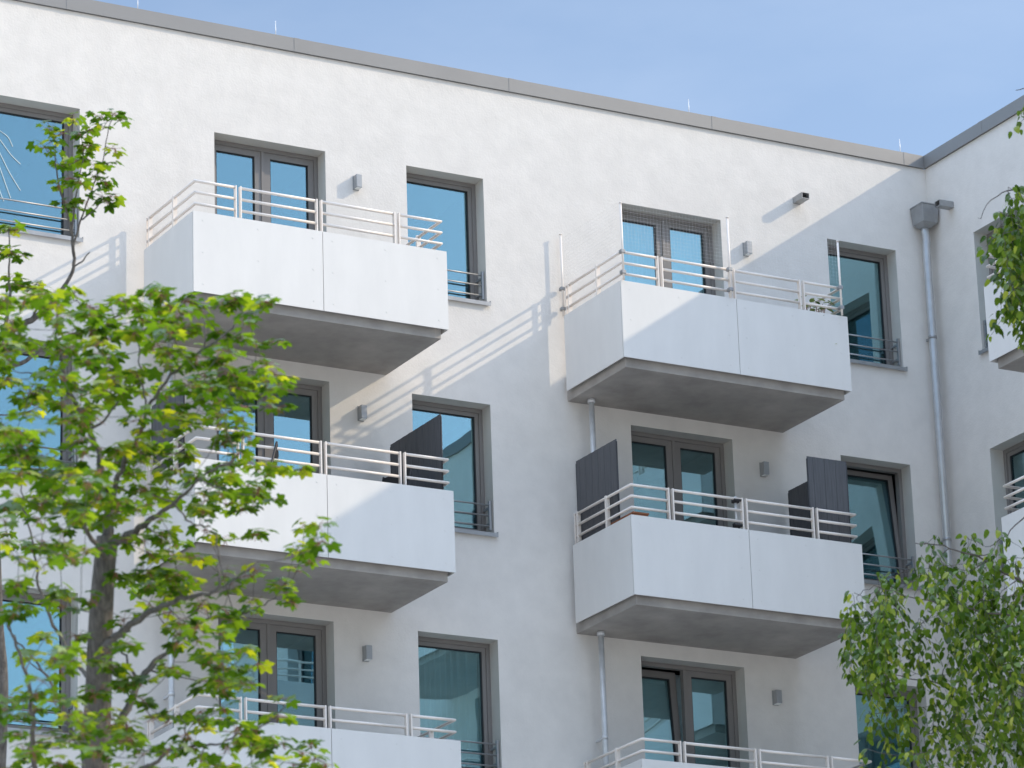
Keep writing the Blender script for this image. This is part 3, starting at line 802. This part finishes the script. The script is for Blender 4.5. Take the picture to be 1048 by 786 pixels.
b = MB(); b.tube([q[0] for q in bsp], [q[1] for q in bsp], 14); link('trunk', b.mesh('trunk', M['birchbark']), r, I4)
link('branches', bt.b.mesh('branches', M['birchbark']), r, I4)
link('crown', fin_leaf(bm, 'crown', M['birchleaf']), r, I4)
tag(r, 'birch with drooping strings of small green leaves before the shaded wing', 'tree')

# ------------------------------------------------------------------ light, sky, camera
SUN = Vector((2.2, -1.0, 1.51)).normalized()
sd = bpy.data.lights.new('sun', 'SUN'); sd.energy = 2.15; sd.angle = R(.53); sd.color = (1.0, .84, .62)
so = bpy.data.objects.new('sun', sd); COL.objects.link(so); so.rotation_euler = SUN.to_track_quat('Z', 'Y').to_euler()
so.location = (20, -20, 20)
w = bpy.data.worlds.new('World'); sc.world = w; w.use_nodes = True; nt = w.node_tree; nt.nodes.clear()
out = nt.nodes.new('ShaderNodeOutputWorld'); bg = nt.nodes.new('ShaderNodeBackground'); bg.inputs['Strength'].default_value = .15
sky = nt.nodes.new('ShaderNodeTexSky'); sky.sky_type = 'NISHITA'; sky.sun_disc = False
sky.sun_elevation = math.asin(SUN.z); sky.sun_rotation = math.atan2(SUN.x, SUN.y)
sky.air_density = 1.0; sky.dust_density = 1.0; sky.ozone_density = 1.6
tc = nt.nodes.new('ShaderNodeTexCoord'); mpn = nt.nodes.new('ShaderNodeMapping'); mpn.inputs['Scale'].default_value = (1.0, 1.0, 2.6)
nz = nt.nodes.new('ShaderNodeTexNoise'); nz.inputs['Scale'].default_value = 3.2; nz.inputs['Detail'].default_value = 7; nz.inputs['Roughness'].default_value = .55
nt.links.new(tc.outputs['Generated'], mpn.inputs[0]); nt.links.new(mpn.outputs[0], nz.inputs['Vector'])
cr = nt.nodes.new('ShaderNodeValToRGB'); cr.color_ramp.elements[0].position = .60; cr.color_ramp.elements[1].position = .80
cr.color_ramp.elements[1].color = (.16, .16, .16, 1); cr.color_ramp.elements[0].color = (0.055, 0.055, 0.055, 1)
nt.links.new(nz.outputs['Fac'], cr.inputs[0])
mx = nt.nodes.new('ShaderNodeMix'); mx.data_type = 'RGBA'; mx.inputs[7].default_value = (6.5, 6.9, 7.4, 1)
nt.links.new(cr.outputs[0], mx.inputs[0]); nt.links.new(sky.outputs[0], mx.inputs[6])
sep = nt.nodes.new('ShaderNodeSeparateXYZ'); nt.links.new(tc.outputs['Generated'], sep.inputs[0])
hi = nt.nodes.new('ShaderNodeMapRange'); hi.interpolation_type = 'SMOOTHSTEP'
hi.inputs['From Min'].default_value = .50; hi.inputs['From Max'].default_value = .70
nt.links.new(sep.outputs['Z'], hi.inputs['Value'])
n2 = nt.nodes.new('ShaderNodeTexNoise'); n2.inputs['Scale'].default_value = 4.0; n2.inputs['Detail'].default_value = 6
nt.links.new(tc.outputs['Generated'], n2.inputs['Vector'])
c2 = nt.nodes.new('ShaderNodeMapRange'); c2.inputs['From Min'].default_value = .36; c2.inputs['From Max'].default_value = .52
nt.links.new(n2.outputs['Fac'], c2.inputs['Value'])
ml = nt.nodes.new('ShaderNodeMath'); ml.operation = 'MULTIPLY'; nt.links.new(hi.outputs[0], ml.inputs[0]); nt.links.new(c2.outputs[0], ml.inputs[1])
m3 = nt.nodes.new('ShaderNodeMix'); m3.data_type = 'RGBA'; m3.inputs[7].default_value = (9.2, 11.6, 15.6, 1)  # invented bright cloud deck high overhead, out of view, added as ambient fill
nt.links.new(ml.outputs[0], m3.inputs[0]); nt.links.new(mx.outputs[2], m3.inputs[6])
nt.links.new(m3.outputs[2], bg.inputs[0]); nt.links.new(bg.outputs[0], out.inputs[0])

cd = bpy.data.cameras.new('camera'); co = bpy.data.objects.new('camera', cd); COL.objects.link(co)
mm = Matrix.Identity(4)
for i in range(3): mm[i][0], mm[i][1], mm[i][2], mm[i][3] = CR[i], CU[i], -fwd[i], CAMP[i]
co.matrix_world = mm
cd.sensor_fit = 'HORIZONTAL'; cd.sensor_width = 36; cd.lens = FPX/1048*36
cd.clip_start = .5; cd.clip_end = 3000
cd.dof.use_dof = True; cd.dof.focus_distance = 46.0; cd.dof.aperture_fstop = 4.0
sc.camera = co
# raise everything so that the ground lies at z = 0
for o in list(COL.objects):
    if o.parent is None: o.matrix_basis = T(0, 0, -GROUND) @ o.matrix_basis
sc.render.engine = 'CYCLES'
sc.cycles.max_bounces = 10; sc.cycles.transparent_max_bounces = 16
vs = sc.view_settings; vs.view_transform = 'Standard'; vs.look = 'None'; vs.gamma = 1.0; vs.exposure = 0.47; vs.use_curve_mapping = False
